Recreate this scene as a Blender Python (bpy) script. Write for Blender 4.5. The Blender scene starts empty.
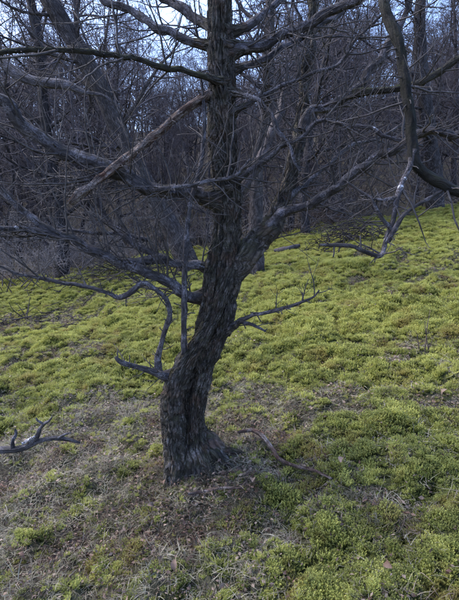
import bpy, math, random
import numpy as np

# ------------------------------------------------------------------ camera, sky, sun, exposure
scene = bpy.context.scene
COL = scene.collection
PITCH = math.radians(8.0)
F = 453.0                      # focal length in pixels of the 459 x 600 photograph
cam_data = bpy.data.cameras.new('camera')
cam_data.sensor_fit = 'HORIZONTAL'
cam_data.sensor_width = 36.0
cam_data.lens = 36.0 * F / 459.0
cam_data.clip_end = 3000
cam_data.clip_start = 0.02
cam = bpy.data.objects.new('camera', cam_data)
COL.objects.link(cam)
CAM = np.array([0.0, 0.0, 1.70])
cam.location = CAM
cam.rotation_euler = (math.pi / 2 - PITCH, 0, 0)
scene.camera = cam

SUN_EL, SUN_AZ = 50.0, 292.0      # azimuth clockwise from +Y (the view direction): ahead, left of the camera
world = bpy.data.worlds.new('World'); scene.world = world
world.use_nodes = True
wn = world.node_tree
sky = wn.nodes.new('ShaderNodeTexSky'); sky.sky_type = 'NISHITA'; sky.sun_disc = False
sky.sun_elevation = math.radians(SUN_EL); sky.sun_rotation = math.radians(SUN_AZ)
sky.air_density = 1.0; sky.dust_density = 1.2; sky.ozone_density = 3.2
bgn = wn.nodes['Background']; tint = wn.nodes.new('ShaderNodeMix'); tint.data_type = 'RGBA'; tint.blend_type = 'MULTIPLY'; tint.inputs[0].default_value = 1.0
tint.inputs[7].default_value = (1.03, .97, 1.06, 1)          # the thin cloud is a touch violet, alike over the whole sky
wn.links.new(sky.outputs[0], tint.inputs[6]); wn.links.new(tint.outputs[2], bgn.inputs[0]); bgn.inputs[1].default_value = 0.15
sd = bpy.data.lights.new('sun', 'SUN'); sd.energy = 1.5; sd.angle = math.radians(40); sd.color = (1.0, 0.94, 0.84)
sun = bpy.data.objects.new('sun', sd); COL.objects.link(sun)
a, e = math.radians(SUN_AZ), math.radians(SUN_EL)
import mathutils
sun.rotation_euler = mathutils.Vector((math.sin(a) * math.cos(e), math.cos(a) * math.cos(e), math.sin(e))).to_track_quat('Z', 'Y').to_euler()
sun.location = (0, 0, 30)
vs = scene.view_settings
vs.view_transform = 'Standard'; vs.look = 'None'; vs.gamma = 1; vs.exposure = 2.1; vs.use_curve_mapping = False
scene.cycles.use_adaptive_sampling = True; scene.cycles.adaptive_threshold = .03
scene.cycles.max_bounces = 4; scene.cycles.diffuse_bounces = 2; scene.cycles.glossy_bounces = 1; scene.cycles.transmission_bounces = 2

# ------------------------------------------------------------------ helpers: noise, ground height, pixel rays
def _hash(ix, iy, iz, s):
    h = (ix * 374761393 + iy * 668265263 + iz * 1274126177 + s * 362437) & 0xFFFFFFFF
    h = ((h ^ (h >> 13)) * 1274126177) & 0xFFFFFFFF
    h = (h ^ (h >> 16)) & 0xFFFFFFFF
    h = (h * 2246822519) & 0xFFFFFFFF
    return ((h ^ (h >> 15)) & 0xFFFFFF) / float(0xFFFFFF) * 2 - 1

def vnoise(x, y, z=0.0, s=0):
    x, y, z = np.broadcast_arrays(np.asarray(x, float), np.asarray(y, float), np.asarray(z, float))
    fx, fy, fz = np.floor(x), np.floor(y), np.floor(z)
    ix, iy, iz = fx.astype(np.int64), fy.astype(np.int64), fz.astype(np.int64)
    tx, ty, tz = x - fx, y - fy, z - fz
    tx, ty, tz = [t * t * t * (t * (t * 6 - 15) + 10) for t in (tx, ty, tz)]
    r = 0
    for dx in (0, 1):
        for dy in (0, 1):
            for dz in (0, 1):
                w = (tx if dx else 1 - tx) * (ty if dy else 1 - ty) * (tz if dz else 1 - tz)
                r = r + w * _hash(ix + dx, iy + dy, iz + dz, s)
    return r

def fbm(x, y, z=0.0, s=0, o=3):
    r, a_, f_ = 0, 1.0, 1.0
    for k in range(o):
        r = r + a_ * vnoise(np.asarray(x) * f_, np.asarray(y) * f_, np.asarray(z) * f_, s + k * 17)
        a_ *= .5; f_ *= 2.03
    return r

def wood_edge(x):                       # distance at which the open slope meets the wood
    x = np.asarray(x, float)
    return 12.3 + 0.20 * x + 0.6 * vnoise(x * .45, 3.3, s=4) + .3 * vnoise(x * 1.3, 7.7, s=5)

TREE_X, TREE_Y = -0.16, 2.60
def worley(x, y, cell, s):              # 0 at a cushion's centre, about 1 at the gap to the next
    x = np.asarray(x, float) / cell; y = np.asarray(y, float) / cell
    ix, iy = np.floor(x).astype(np.int64), np.floor(y).astype(np.int64); d1 = np.full(np.shape(x), 9.0); d2 = d1.copy()
    for dx in (-1, 0, 1):
        for dy in (-1, 0, 1):
            cx = ix + dx; cy = iy + dy
            q = np.hypot(cx + .5 + .45 * _hash(cx, cy, cx * 0, s) - x, cy + .5 + .45 * _hash(cx, cy, cx * 0, s + 1) - y)
            d2 = np.minimum(np.maximum(d1, q), d2); d1 = np.minimum(d1, q)
    return np.clip(1 - (d2 - d1) / .75, 0, 1)
def cushions(x, y):
    wx = x + .05 * vnoise(x * 6, y * 6, s=51); wy = y + .05 * vnoise(x * 6, y * 6, s=52)
    return worley(wx, wy, .17, 61), worley(wx + 3, wy, .42, 63)
def H(x, y):
    x = np.asarray(x, float); y = np.asarray(y, float)
    xs = 9 * np.tanh(x / 9)
    z = 0.165 * xs + 0.122 * np.minimum(y, 40) * 1.0
    over = np.maximum(0, y - 14.5)
    z = z + 0.34 * 45 * (1 - np.exp(-over / 45.0)) * np.minimum(1, over / 4)
    z = z + 1.3 * vnoise(x * .09, y * .07, s=8) * np.clip((y - 20) / 15, 0, 1) + .5 * vnoise(x * .3, y * .25, s=9) * np.clip((y - 18) / 12, 0, 1)
    near = np.exp(-(np.maximum(0, y - 9) / 8.0) ** 2)
    z = z + .10 * vnoise(x * .45, y * .4, s=1) * (.4 + .6 * (y > 5) * np.minimum(1, np.maximum(0, (y - 5) / 2)))
    hum = fbm(x * 1.5, y * 1.3, s=2, o=2)
    z = z + (.060 * hum + .030 * vnoise(x * 3.3, y * 3.0, s=6) + .022 * vnoise(x * 6.5, y * 6.5, s=3)) * near
    c1, c2 = cushions(x, y)
    z = z + (.022 * (1 - c1 ** 2) + .070 * (1 - c2 ** 2)) * near
    d2 = (x - TREE_X) ** 2 + (y - TREE_Y) ** 2
    return z - .04 + .07 * np.exp(-d2 / .16)

FWD = np.array([0, math.cos(PITCH), -math.sin(PITCH)])
UPV = np.array([0, math.sin(PITCH), math.cos(PITCH)])
def ray(px, py):
    d = FWD + np.array([1, 0, 0]) * ((px - 229.5) / F) + UPV * ((300 - py) / F)
    return d / d[1]
def P(px, py, D):                        # the point on that pixel's ray D metres ahead
    return CAM + ray(px, py) * D
def PW(px, py, D, w):                    # the same with the radius that covers w pixels there
    p = P(px, py, D)
    return p, .5 * w * float(np.dot(p - CAM, FWD)) / F
def G(px, py):                           # where that pixel's ray meets the ground
    d = ray(px, py)
    for t in np.arange(.6, 40, .01):
        p = CAM + d * t
        if p[2] <= float(H(p[0], p[1])):
            return p
    return CAM + d * 14

# ------------------------------------------------------------------ helpers: meshes and objects
def tag(o, label=None, cat=None, group=None, kind=None):
    if label: o['label'] = label
    if cat: o['category'] = cat
    if group: o['group'] = group
    if kind: o['kind'] = kind
    return o

def link(o, parent=None):
    COL.objects.link(o)
    if parent is not None: o.parent = parent
    return o

def empty(name, loc=(0, 0, 0)):
    o = bpy.data.objects.new(name, None); o.empty_display_size = .1
    o.location = loc
    return link(o)

def mesh_from(name, V, Q, mat, smooth=True, bark=None):
    me = bpy.data.meshes.new(name)
    V = np.ascontiguousarray(V, dtype=np.float32); Q = np.ascontiguousarray(Q, dtype=np.int32)
    k = Q.shape[1]
    me.vertices.add(len(V)); me.vertices.foreach_set('co', V.ravel())
    me.loops.add(Q.size); me.loops.foreach_set('vertex_index', Q.ravel())
    me.polygons.add(len(Q)); me.polygons.foreach_set('loop_start', np.arange(0, Q.size, k, dtype=np.int32))
    if smooth: me.polygons.foreach_set('use_smooth', np.ones(len(Q), bool))
    if bark is not None:
        at = me.attributes.new('bark', 'FLOAT_VECTOR', 'POINT')
        at.data.foreach_set('vector', np.ascontiguousarray(bark, dtype=np.float32).ravel())
    me.update(calc_edges=True); me.validate()
    me.materials.append(mat)
    return me

def mesh_obj(name, me, parent=None, loc=(0, 0, 0)):
    o = bpy.data.objects.new(name, me); o.location = loc
    return link(o, parent)

def catmull(p, n):
    p = np.asarray(p, float)
    if len(p) == 2:
        return p[0] + (p[1] - p[0]) * np.linspace(0, 1, n)[:, None]
    q = np.vstack([2 * p[0] - p[1], p, 2 * p[-1] - p[-2]])
    d = np.r_[0, np.cumsum(np.linalg.norm(np.diff(p[:, :3], axis=0), axis=1))]
    u = np.interp(np.linspace(0, d[-1], n), d, np.arange(len(p)))
    i = np.minimum(u.astype(int), len(p) - 2); t = (u - i)[:, None]
    a0, a1, a2, a3 = q[i], q[i + 1], q[i + 2], q[i + 3]
    return .5 * (2 * a1 + (a2 - a0) * t + (2 * a0 - 5 * a1 + 4 * a2 - a3) * t ** 2 + (3 * a1 - a0 - 3 * a2 + a3) * t ** 3)

class Tubes:
    """collects swept, tapered tubes and gives one mesh"""
    def __init__(s): s.V, s.Q, s.B, s.n = [], [], [], 0
    def add(s, pts, rad, sides=6, rough=0.0, seed=0, disp=None):
        pts = np.asarray(pts, float); rad = np.asarray(rad, float); m = len(pts)
        T = np.gradient(pts, axis=0); T /= np.linalg.norm(T, axis=1)[:, None] + 1e-9
        ref = np.array([0, 0, 1.]) if abs(T[0, 2]) < .9 else np.array([0, 1., 0])
        N = np.zeros_like(pts); n = ref - T[0] * ref.dot(T[0]); n /= np.linalg.norm(n); N[0] = n
        for i in range(1, m):
            n = n - T[i] * n.dot(T[i]); n /= np.linalg.norm(n) + 1e-9; N[i] = n
        Bv = np.cross(T, N)
        th = np.arange(sides) * 2 * np.pi / sides
        L = np.r_[0, np.cumsum(np.linalg.norm(np.diff(pts, axis=0), axis=1))]
        R = np.repeat(rad[:, None], sides, 1)
        c, si = np.cos(th)[None], np.sin(th)[None]
        if disp is not None: R = disp(R, th, L)
        elif rough:
            rm = float(rad.mean()) + 1e-6
            R = R * (1 + rough * fbm(c * 1.6, si * 1.6, (L / (rm * 4))[:, None], seed, 2)
                       + rough * .8 * vnoise(c * 3.2, si * 3.2, (L / (rm * 2))[:, None], seed + 5))
        V = pts[:, None, :] + R[:, :, None] * (c[:, :, None] * N[:, None, :] + si[:, :, None] * Bv[:, None, :])
        rm = rad.mean()
        Bk = np.stack([np.broadcast_to(c * rm, R.shape), np.broadcast_to(si * rm, R.shape),
                       np.broadcast_to(L[:, None], R.shape)], -1) + np.array([seed * 1.37 % 50, 0, seed * .73 % 50])
        i = np.arange(m - 1)[:, None] * sides; j = np.arange(sides)[None]; j2 = (j + 1) % sides
        Q = np.stack([i + j, i + j2, i + sides + j2, i + sides + j], -1).reshape(-1, 4) + s.n
        s.V.append(V.reshape(-1, 3)); s.B.append(Bk.reshape(-1, 3)); s.Q.append(Q); s.n += m * sides
        # end cap
        cv = np.array([pts[-1] + T[-1] * rad[-1] * .4]); s.V.append(cv); s.B.append(s.B[-1][-1:]); base = s.n - sides
        j = np.arange(sides)
        s.Q.append(np.stack([base + j, base + (j + 1) % sides, np.full(sides, s.n), np.full(sides, s.n)], -1)); s.n += 1
    def mesh(s, name, mat, origin=(0, 0, 0)):
        V = np.vstack(s.V) - np.asarray(origin); Q = np.vstack(s.Q)
        return mesh_from_mixed(name, V, Q, mat, np.vstack(s.B))

def mesh_from_mixed(name, V, Q, mat, bark=None, smooth=True):
    tri = Q[:, 2] == Q[:, 3]
    ln = np.where(tri, 3, 4).astype(np.int32)
    keep = np.ones(Q.shape, bool); keep[tri, 3] = False
    flat = Q[keep].astype(np.int32)
    me = bpy.data.meshes.new(name)
    me.vertices.add(len(V)); me.vertices.foreach_set('co', np.ascontiguousarray(V, np.float32).ravel())
    me.loops.add(len(flat)); me.loops.foreach_set('vertex_index', flat)
    me.polygons.add(len(Q)); me.polygons.foreach_set('loop_start', np.r_[0, np.cumsum(ln)[:-1]].astype(np.int32))
    if smooth: me.polygons.foreach_set('use_smooth', np.ones(len(Q), bool))
    if bark is not None:
        at = me.attributes.new('bark', 'FLOAT_VECTOR', 'POINT')
        at.data.foreach_set('vector', np.ascontiguousarray(bark, np.float32).ravel())
    me.update(calc_edges=True); me.materials.append(mat)
    return me

# ------------------------------------------------------------------ materials
class NT:
    def __init__(s, name):
        s.m = bpy.data.materials.new(name); s.m.use_nodes = True; s.t = s.m.node_tree
        s.b = s.t.nodes['Principled BSDF']; s.out = s.t.nodes['Material Output']
    def n(s, typ, **kw):
        x = s.t.nodes.new(typ)
        for k, v in kw.items():
            if k in x.inputs: x.inputs[k].default_value = v
            else: setattr(x, k, v)
        return x
    def l(s, a_, b_): s.t.links.new(a_, b_)
    def noise(s, vec, scale, detail=4, rough=.55):
        x = s.n('ShaderNodeTexNoise', Scale=scale, Detail=detail, Roughness=rough)
        if vec is not None: s.l(vec, x.inputs['Vector'])
        return x.outputs['Fac']
    def ramp(s, fac, stops, interp='LINEAR'):
        r = s.n('ShaderNodeValToRGB'); r.color_ramp.interpolation = interp
        el = r.color_ramp.elements
        while len(el) < len(stops): el.new(.5)
        for q, (p, c) in zip(el, stops):
            q.position = p; q.color = (*c, 1) if len(c) == 3 else c
        s.l(fac, r.inputs[0]); return r.outputs[0]
    def mix(s, fac, c1, c2, blend='MIX'):
        x = s.n('ShaderNodeMix', data_type='RGBA', blend_type=blend)
        for sock, v in ((x.inputs[0], fac), (x.inputs[6], c1), (x.inputs[7], c2)):
            if hasattr(v, 'links'): s.l(v, sock)
            else: sock.default_value = (*v, 1) if isinstance(v, tuple) else v
        return x.outputs[2]
    def math(s, op, a_, b_=None):
        x = s.n('ShaderNodeMath', operation=op)
        for sock, v in ((x.inputs[0], a_), (x.inputs[1], b_)):
            if v is None: continue
            if hasattr(v, 'links'): s.l(v, sock)
            else: sock.default_value = v
        return x.outputs[0]
    def bump(s, h, dist, strength=1.0):
        x = s.n('ShaderNodeBump', Strength=strength, Distance=dist); s.l(h, x.inputs['Height'])
        s.l(x.outputs[0], s.b.inputs['Normal'])

def g3(v): return (v, v, v)
def bark_mat(name, dark, light, pale, pale_amt=.35, moss=0.0, moss_col=(.045, .05, .016), scale=1.0, bump=.006, red=None, crack=.6, plates=0.0):
    t = NT(name)
    at = t.n('ShaderNodeAttribute', attribute_name='bark').outputs['Vector']
    wob = t.n('ShaderNodeTexNoise', Scale=18 * scale, Detail=3); t.l(at, wob.inputs['Vector'])
    wa = t.n('ShaderNodeVectorMath', operation='MULTIPLY_ADD'); t.l(wob.outputs['Color'], wa.inputs[0]); wa.inputs[1].default_value = (.03 / scale,) * 3; t.l(at, wa.inputs[2])
    mp = t.n('ShaderNodeMapping'); t.l(wa.outputs[0], mp.inputs[0]); mp.inputs['Scale'].default_value = (1, 1, .2)
    st = mp.outputs[0]
    n1 = t.noise(st, 62 * scale, 7, .72)
    n2 = t.noise(at, 14 * scale, 4)
    n3 = t.noise(at, 150 * scale, 4, .7)
    vo = t.n('ShaderNodeTexVoronoi', feature='DISTANCE_TO_EDGE', Scale=58 * scale); t.l(st, vo.inputs['Vector'])
    ck = t.ramp(vo.outputs['Distance'], [(.0, g3(0)), (.22, g3(1))])
    col = t.mix(t.ramp(n1, [(.43, g3(0)), (.57, g3(1))]), dark, light)
    col = t.mix(t.ramp(n3, [(.35, g3(.5)), (.65, g3(0))]), col, dark)
    if plates:
        m2 = t.n('ShaderNodeMapping'); t.l(wa.outputs[0], m2.inputs[0]); m2.inputs['Scale'].default_value = (1, 1, .36)
        v2 = t.n('ShaderNodeTexVoronoi', Scale=95 * scale); t.l(m2.outputs[0], v2.inputs['Vector']); v2.inputs['Randomness'].default_value = 1
        sp = t.n('ShaderNodeSeparateColor'); t.l(v2.outputs['Color'], sp.inputs[0])
        col = t.mix(plates, col, t.ramp(sp.outputs[0], [(.0, dark), (.55, tuple(.6 * c for c in light)), (.85, light), (1, pale)]))
    if red: col = t.mix(t.ramp(t.noise(at, 9, 3), [(.52, g3(0)), (.66, g3(.7))]), col, red)
    pf = t.math('MULTIPLY', t.ramp(n2, [(.48, g3(0)), (.62, g3(1))]), pale_amt)
    pf = t.math('MULTIPLY', pf, t.ramp(n3, [(.42, g3(0)), (.58, g3(1))]))
    col = t.mix(pf, col, pale)
    if crack: col = t.mix(t.math('MULTIPLY', t.math('SUBTRACT', 1.0, ck), crack), col, tuple(c * .5 for c in dark))
    if moss:
        geo = t.n('ShaderNodeNewGeometry'); sx = t.n('ShaderNodeSeparateXYZ'); t.l(geo.outputs['Normal'], sx.inputs[0])
        up = t.ramp(sx.outputs[2], [(.0, g3(.25)), (.8, g3(1))])
        mf = t.math('MULTIPLY', up, t.ramp(t.noise(at, 24, 5, .7), [(.42, g3(0)), (.58, g3(1))]))
        col = t.mix(t.math('MULTIPLY', mf, moss), col, moss_col)
    t.l(col, t.b.inputs['Base Color'])
    t.b.inputs['Roughness'].default_value = .85
    t.b.inputs['Specular IOR Level'].default_value = .25
    hh = t.math('ADD', t.math('MULTIPLY', n1, 1.0), t.math('MULTIPLY', n3, .4))
    if crack: hh = t.math('ADD', hh, t.math('MULTIPLY', ck, crack))
    if plates: hh = t.math('ADD', hh, t.math('MULTIPLY', sp.outputs[0], plates))
    t.bump(hh, bump)
    return t.m

M = {}
M['trunk'] = bark_mat('trunk_bark', (.010, .008, .007), (.119, .101, .088), (.255, .233, .224), .6, moss=.55, moss_col=(.053, .056, .018), bump=.024, red=(.114, .069, .051), crack=.7, plates=.5)
M['limb'] = bark_mat('limb_bark', (.015, .013, .015), (.083, .075, .084), (.222, .211, .244), .85, bump=.009, moss=.18, crack=.35, plates=.3)
M['mossy'] = bark_mat('mossy_bark', (.011, .009, .009), (.043, .038, .032), (.107, .107, .101), .35, moss=.8, moss_col=(.036, .041, .013), bump=.008, crack=.3)
M['bough'] = bark_mat('bough_bark', (.004, .004, .004), (.014, .013, .011), (.032, .032, .030), .3, moss=.7, moss_col=(.016, .019, .005), bump=.010, crack=.3)
M['dead'] = bark_mat('dead_wood', (.033, .019, .015), (.150, .114, .096), (.285, .255, .247), .8, bump=.008, red=(.093, .039, .027), crack=.5)
M['pale'] = bark_mat('pale_bark', (.043, .037, .038), (.106, .091, .096), (.192, .182, .197), .6, bump=.005, crack=.3)
M['back'] = bark_mat('wood_bark', (.014, .012, .013), (.050, .045, .049), (.120, .115, .125), .5, scale=.5, bump=.02)
M['backred'] = bark_mat('reddish_bark', (.025, .021, .021), (.086, .071, .069), (.161, .149, .155), .55, scale=.45, bump=.03, crack=.6)
M['twig'] = bark_mat('twig_bark', (.022, .019, .020), (.064, .059, .060), (.147, .140, .147), .5, bump=.001, crack=0)
M['backtwig'] = bark_mat('wood_twig_bark', (.027, .024, .029), (.077, .069, .082), (.160, .148, .172), .4, bump=.001, crack=0)
M['paletwig'] = bark_mat('pale_twig_bark', (.080, .072, .072), (.173, .159, .162), (.265, .258, .265), .4, bump=.001, crack=0)

t = NT('white_lichen')
pos = t.n('ShaderNodeNewGeometry').outputs['Position']
t.l(t.ramp(t.noise(pos, 130, 4), [(.44, (.06, .055, .06)), (.60, (.42, .43, .48))]), t.b.inputs['Base Color'])
t.b.inputs['Roughness'].default_value = .9; t.bump(t.noise(pos, 260, 3), .003); M['lichen'] = t.m

def leaf_mat(name, c_dark, c_mid, c_light, c_dry, dry_amt, transl=.3):
    t = NT(name)
    pos = t.n('ShaderNodeNewGeometry').outputs['Position']
    rnd = t.n('ShaderNodeObjectInfo').outputs['Random']
    big = t.noise(pos, .9, 3); mid = t.noise(pos, 5.0, 3)
    f = t.math('ADD', t.math('SUBTRACT', t.math('MULTIPLY', big, .7), .2), t.math('MULTIPLY', mid, .7))
    f = t.math('ADD', f, t.math('MULTIPLY', t.math('SUBTRACT', rnd, .5), .40))
    fine = t.noise(pos, 15.0, 4)
    f = t.math('ADD', f, t.math('MULTIPLY', t.math('SUBTRACT', fine, .5), .75))
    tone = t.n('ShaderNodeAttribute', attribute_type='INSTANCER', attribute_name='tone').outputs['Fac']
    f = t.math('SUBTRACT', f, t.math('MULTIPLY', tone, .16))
    col = t.ramp(f, [(.34, c_dark), (.48, c_mid), (.62, c_light)])
    dry = t.ramp(t.noise(pos, 3.1, 4), [(.54, g3(0)), (.68, g3(dry_amt))])
    col = t.mix(dry, col, c_dry)
    at = t.n('ShaderNodeAttribute', attribute_name='tip').outputs['Fac']
    col = t.mix(t.math('MULTIPLY', at, .6), col, c_light)
    t.l(col, t.b.inputs['Base Color'])
    t.b.inputs['Roughness'].default_value = .6; t.b.inputs['Specular IOR Level'].default_value = .3
    tr = t.n('ShaderNodeBsdfTranslucent'); t.l(col, tr.inputs[0])
    ms = t.n('ShaderNodeMixShader'); ms.inputs[0].default_value = transl
    t.l(t.b.outputs[0], ms.inputs[1]); t.l(tr.outputs[0], ms.inputs[2]); t.l(ms.outputs[0], t.out.inputs[0])
    return t.m
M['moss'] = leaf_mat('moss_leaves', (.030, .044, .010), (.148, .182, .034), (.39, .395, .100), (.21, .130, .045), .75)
M['grass'] = leaf_mat('dry_grass', (.080, .074, .048), (.170, .155, .105), (.28, .255, .185), (.100, .064, .048), .8, .15)

# ground: moss thatch, bare litter at the tree and in the wood
t = NT('ground_soil')
pos = t.n('ShaderNodeNewGeometry').outputs['Position']
mossm = t.n('ShaderNodeAttribute', attribute_name='mossy').outputs['Fac']
soil = t.ramp(t.noise(pos, 26, 8, .7), [(.30, (.024, .021, .015)), (.5, (.080, .072, .052)), (.7, (.175, .158, .115))])
soil = t.mix(t.ramp(t.noise(pos, 3, 3), [(.45, g3(0)), (.65, g3(.6))]), soil, (.085, .058, .044))
grn = t.ramp(t.noise(pos, 34, 6, .7), [(.32, (.020, .024, .009)), (.5, (.062, .070, .022)), (.68, (.13, .135, .042))])
t.l(t.mix(mossm, soil, grn), t.b.inputs['Base Color'])
t.b.inputs['Roughness'].default_value = .95; t.b.inputs['Specular IOR Level'].default_value = .1
t.bump(t.math('ADD', t.noise(pos, 40, 6, .7), t.math('MULTIPLY', t.noise(pos, 150, 4), .4)), .03)
M['ground'] = t.m

t = NT('dry_leaf_brown')
rnd = t.n('ShaderNodeObjectInfo').outputs['Random']
pos = t.n('ShaderNodeTexCoord').outputs['Object']
t.l(t.mix(t.noise(pos, 60, 4), t.ramp(rnd, [(0, (.06, .026, .016)), (.5, (.12, .075, .05)), (1, (.2, .15, .11))]), (.10, .06, .04)), t.b.inputs['Base Color'])
t.b.inputs['Roughness'].default_value = .7; M['leaf'] = t.m

# ------------------------------------------------------------------ ground cover masks (world space)
BARE = [  # centre pixel, radii in metres, strength: where the moss gives way to litter and dry grass
    ((165, 500), 1.05, .50, 1.0), ((110, 455), .75, .55, .9), ((60, 430), .55, .4, .7), ((70, 540), .55, .30, .8), ((195, 480), .5, .42, 1.2),
    ((285, 418), .75, .32, .75), ((200, 560), .45, .2, .5), ((20, 326), .95, .50, 1.1), ((330, 232), .9, .7, .7),
    ((350, 245), .8, .55, .6), ((400, 400), .5, .2, .4), ((120, 410), .6, .35, .7), ((10, 400), .5, .5, .5), ((375, 500), .22, .12, .6)]
BARE = [(G(*c)[:2], rx, ry, s) for c, rx, ry, s in BARE]
def moss_mask(x, y):
    x = np.asarray(x, float); y = np.asarray(y, float)
    m = .76 + .45 * fbm(x * 1.1, y * 1.1, s=31, o=3)
    for (cx, cy), rx, ry, s in BARE:
        q = ((x - cx) / rx) ** 2 + ((y - cy) / ry) ** 2
        m = m - 1.05 * s * np.exp(-q * 1.1)
    m = np.clip(m, .02, 1.0) + .40 * vnoise(x * 3.6, y * 3.6, s=37) + .40 * vnoise(x * 9, y * 9, s=38) + .2 * vnoise(x * 19, y * 19, s=39)
    m = m - np.clip((y - wood_edge(x) + .5) / .9, 0, 3)
    return np.clip(m, 0, 1)

# ------------------------------------------------------------------ ground sheet
def warp(n, near, far):
    u = np.linspace(-1, 1, n); k = 6.5
    return np.sign(u) * (near * np.abs(u) + (far - near) * (np.exp(k * np.abs(u) ** 2.2) - 1) / (np.exp(k) - 1))
gx = warp(461, 7.5, 420)
v = np.linspace(0, 1, 560)
gy = -4 + 21 * v + 780 * (np.exp(9 * v ** 3) - 1) / (np.exp(9) - 1)
gx[0] = -420; gx[-1] = 420
X, Y = np.meshgrid(gx, gy)
Z = H(X, Y)
V = np.stack([X, Y, Z], -1).reshape(-1, 3)
nx = len(gx); ii = np.arange(len(gy) - 1)[:, None] * nx; jj = np.arange(nx - 1)[None]
Q = np.stack([ii + jj, ii + jj + 1, ii + nx + jj + 1, ii + nx + jj], -1).reshape(-1, 4)
me = mesh_from('ground', V, Q, M['ground'])
at = me.attributes.new('mossy', 'FLOAT', 'POINT'); at.data.foreach_set('value', np.clip(moss_mask(X, Y) * 1.2 + .15 * (Y < wood_edge(X)), 0, 1).ravel().astype(np.float32))
ground = tag(mesh_obj('ground', me), kind='structure')

# ------------------------------------------------------------------ twigs
def rdir(rng):
    v_ = rng.normal(size=3); return v_ / np.linalg.norm(v_)
def wiggle(p0, d, L, n, rng, bend=.35, up=0.0):
    pts = [np.array(p0)]; d = np.array(d) / np.linalg.norm(d)
    for k in range(n - 1):
        d = d + rdir(rng) * bend + np.array([0, 0, up]); d /= np.linalg.norm(d)
        pts.append(pts[-1] + d * L / (n - 1))
    return np.array(pts)
def grow_twigs(T, path, rad, rng, count, length, r0, t0=.08, levels=2, up=.04, spurs=True, sides=4, front=1.0):
    n = len(path)
    for k in range(count):
        t_ = t0 + (1 - t0) * rng.random(); f_ = t_ * (n - 1); i = min(int(f_), n - 2)
        p = path[i] + (path[i + 1] - path[i]) * (f_ - i); ax = path[i + 1] - path[i]; ax = ax / (np.linalg.norm(ax) + 1e-9)
        d = rdir(rng); d = d - ax * d.dot(ax); d /= np.linalg.norm(d) + 1e-9
        d[1] *= front
        d = d + ax * rng.uniform(.2, 1.1) + np.array([0, 0, .25]); d /= np.linalg.norm(d)
        L = length * rng.uniform(.35, 1.25); m = max(4, int(L / .06)); m = min(m, 9)
        rr = min(r0 * rng.uniform(.6, 1.15) * (.5 + .5 * L / length), rad[i] * .7)
        q = wiggle(p, d, L, m, rng, .22, up)
        rq = np.linspace(rr, max(.0012, rr * .32), m)
        T.add(q, rq, sides)
        if levels > 1:
            grow_twigs(T, q, rq, rng, rng.integers(2, 6), L * .55, max(.0018, rr * .6), .2, levels - 1, up, False, 3)
        elif rng.random() < .5:
            pass
    if spurs:
        L_ = np.linalg.norm(np.diff(path, axis=0), axis=1).sum()
        for k in range(int(L_ * 30)):
            i = rng.integers(1, n - 1); ax = path[i] - path[i - 1]; ax = ax / (np.linalg.norm(ax) + 1e-9)
            d = rdir(rng); d = d - ax * d.dot(ax); d += ax * .3; d /= np.linalg.norm(d)
            q = wiggle(path[i], d, rad[i] + rng.uniform(.012, .055), 4, rng, .3)
            T.add(q, np.array([.0045, .0038, .003, .0034]) * rng.uniform(.6, 1.1), 4)

# ------------------------------------------------------------------ the old tree
base = np.array([TREE_X, TREE_Y, float(H(TREE_X, TREE_Y))])
old_tree = empty('gnarled_tree', base)
tag(old_tree, 'gnarled dark tree with a twisted furrowed trunk in the middle of the mossy slope', 'tree')

def world_path(spec, n):
    """spec rows: px, py, depth, width in px -> resampled path and radii"""
    rows = []
    for px, py, D, w in spec:
        p, r = PW(px, py, D, w); rows.append([*p, r])
    q = catmull(rows, n)
    return q[:, :3], np.maximum(q[:, 3], .0012)

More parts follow.
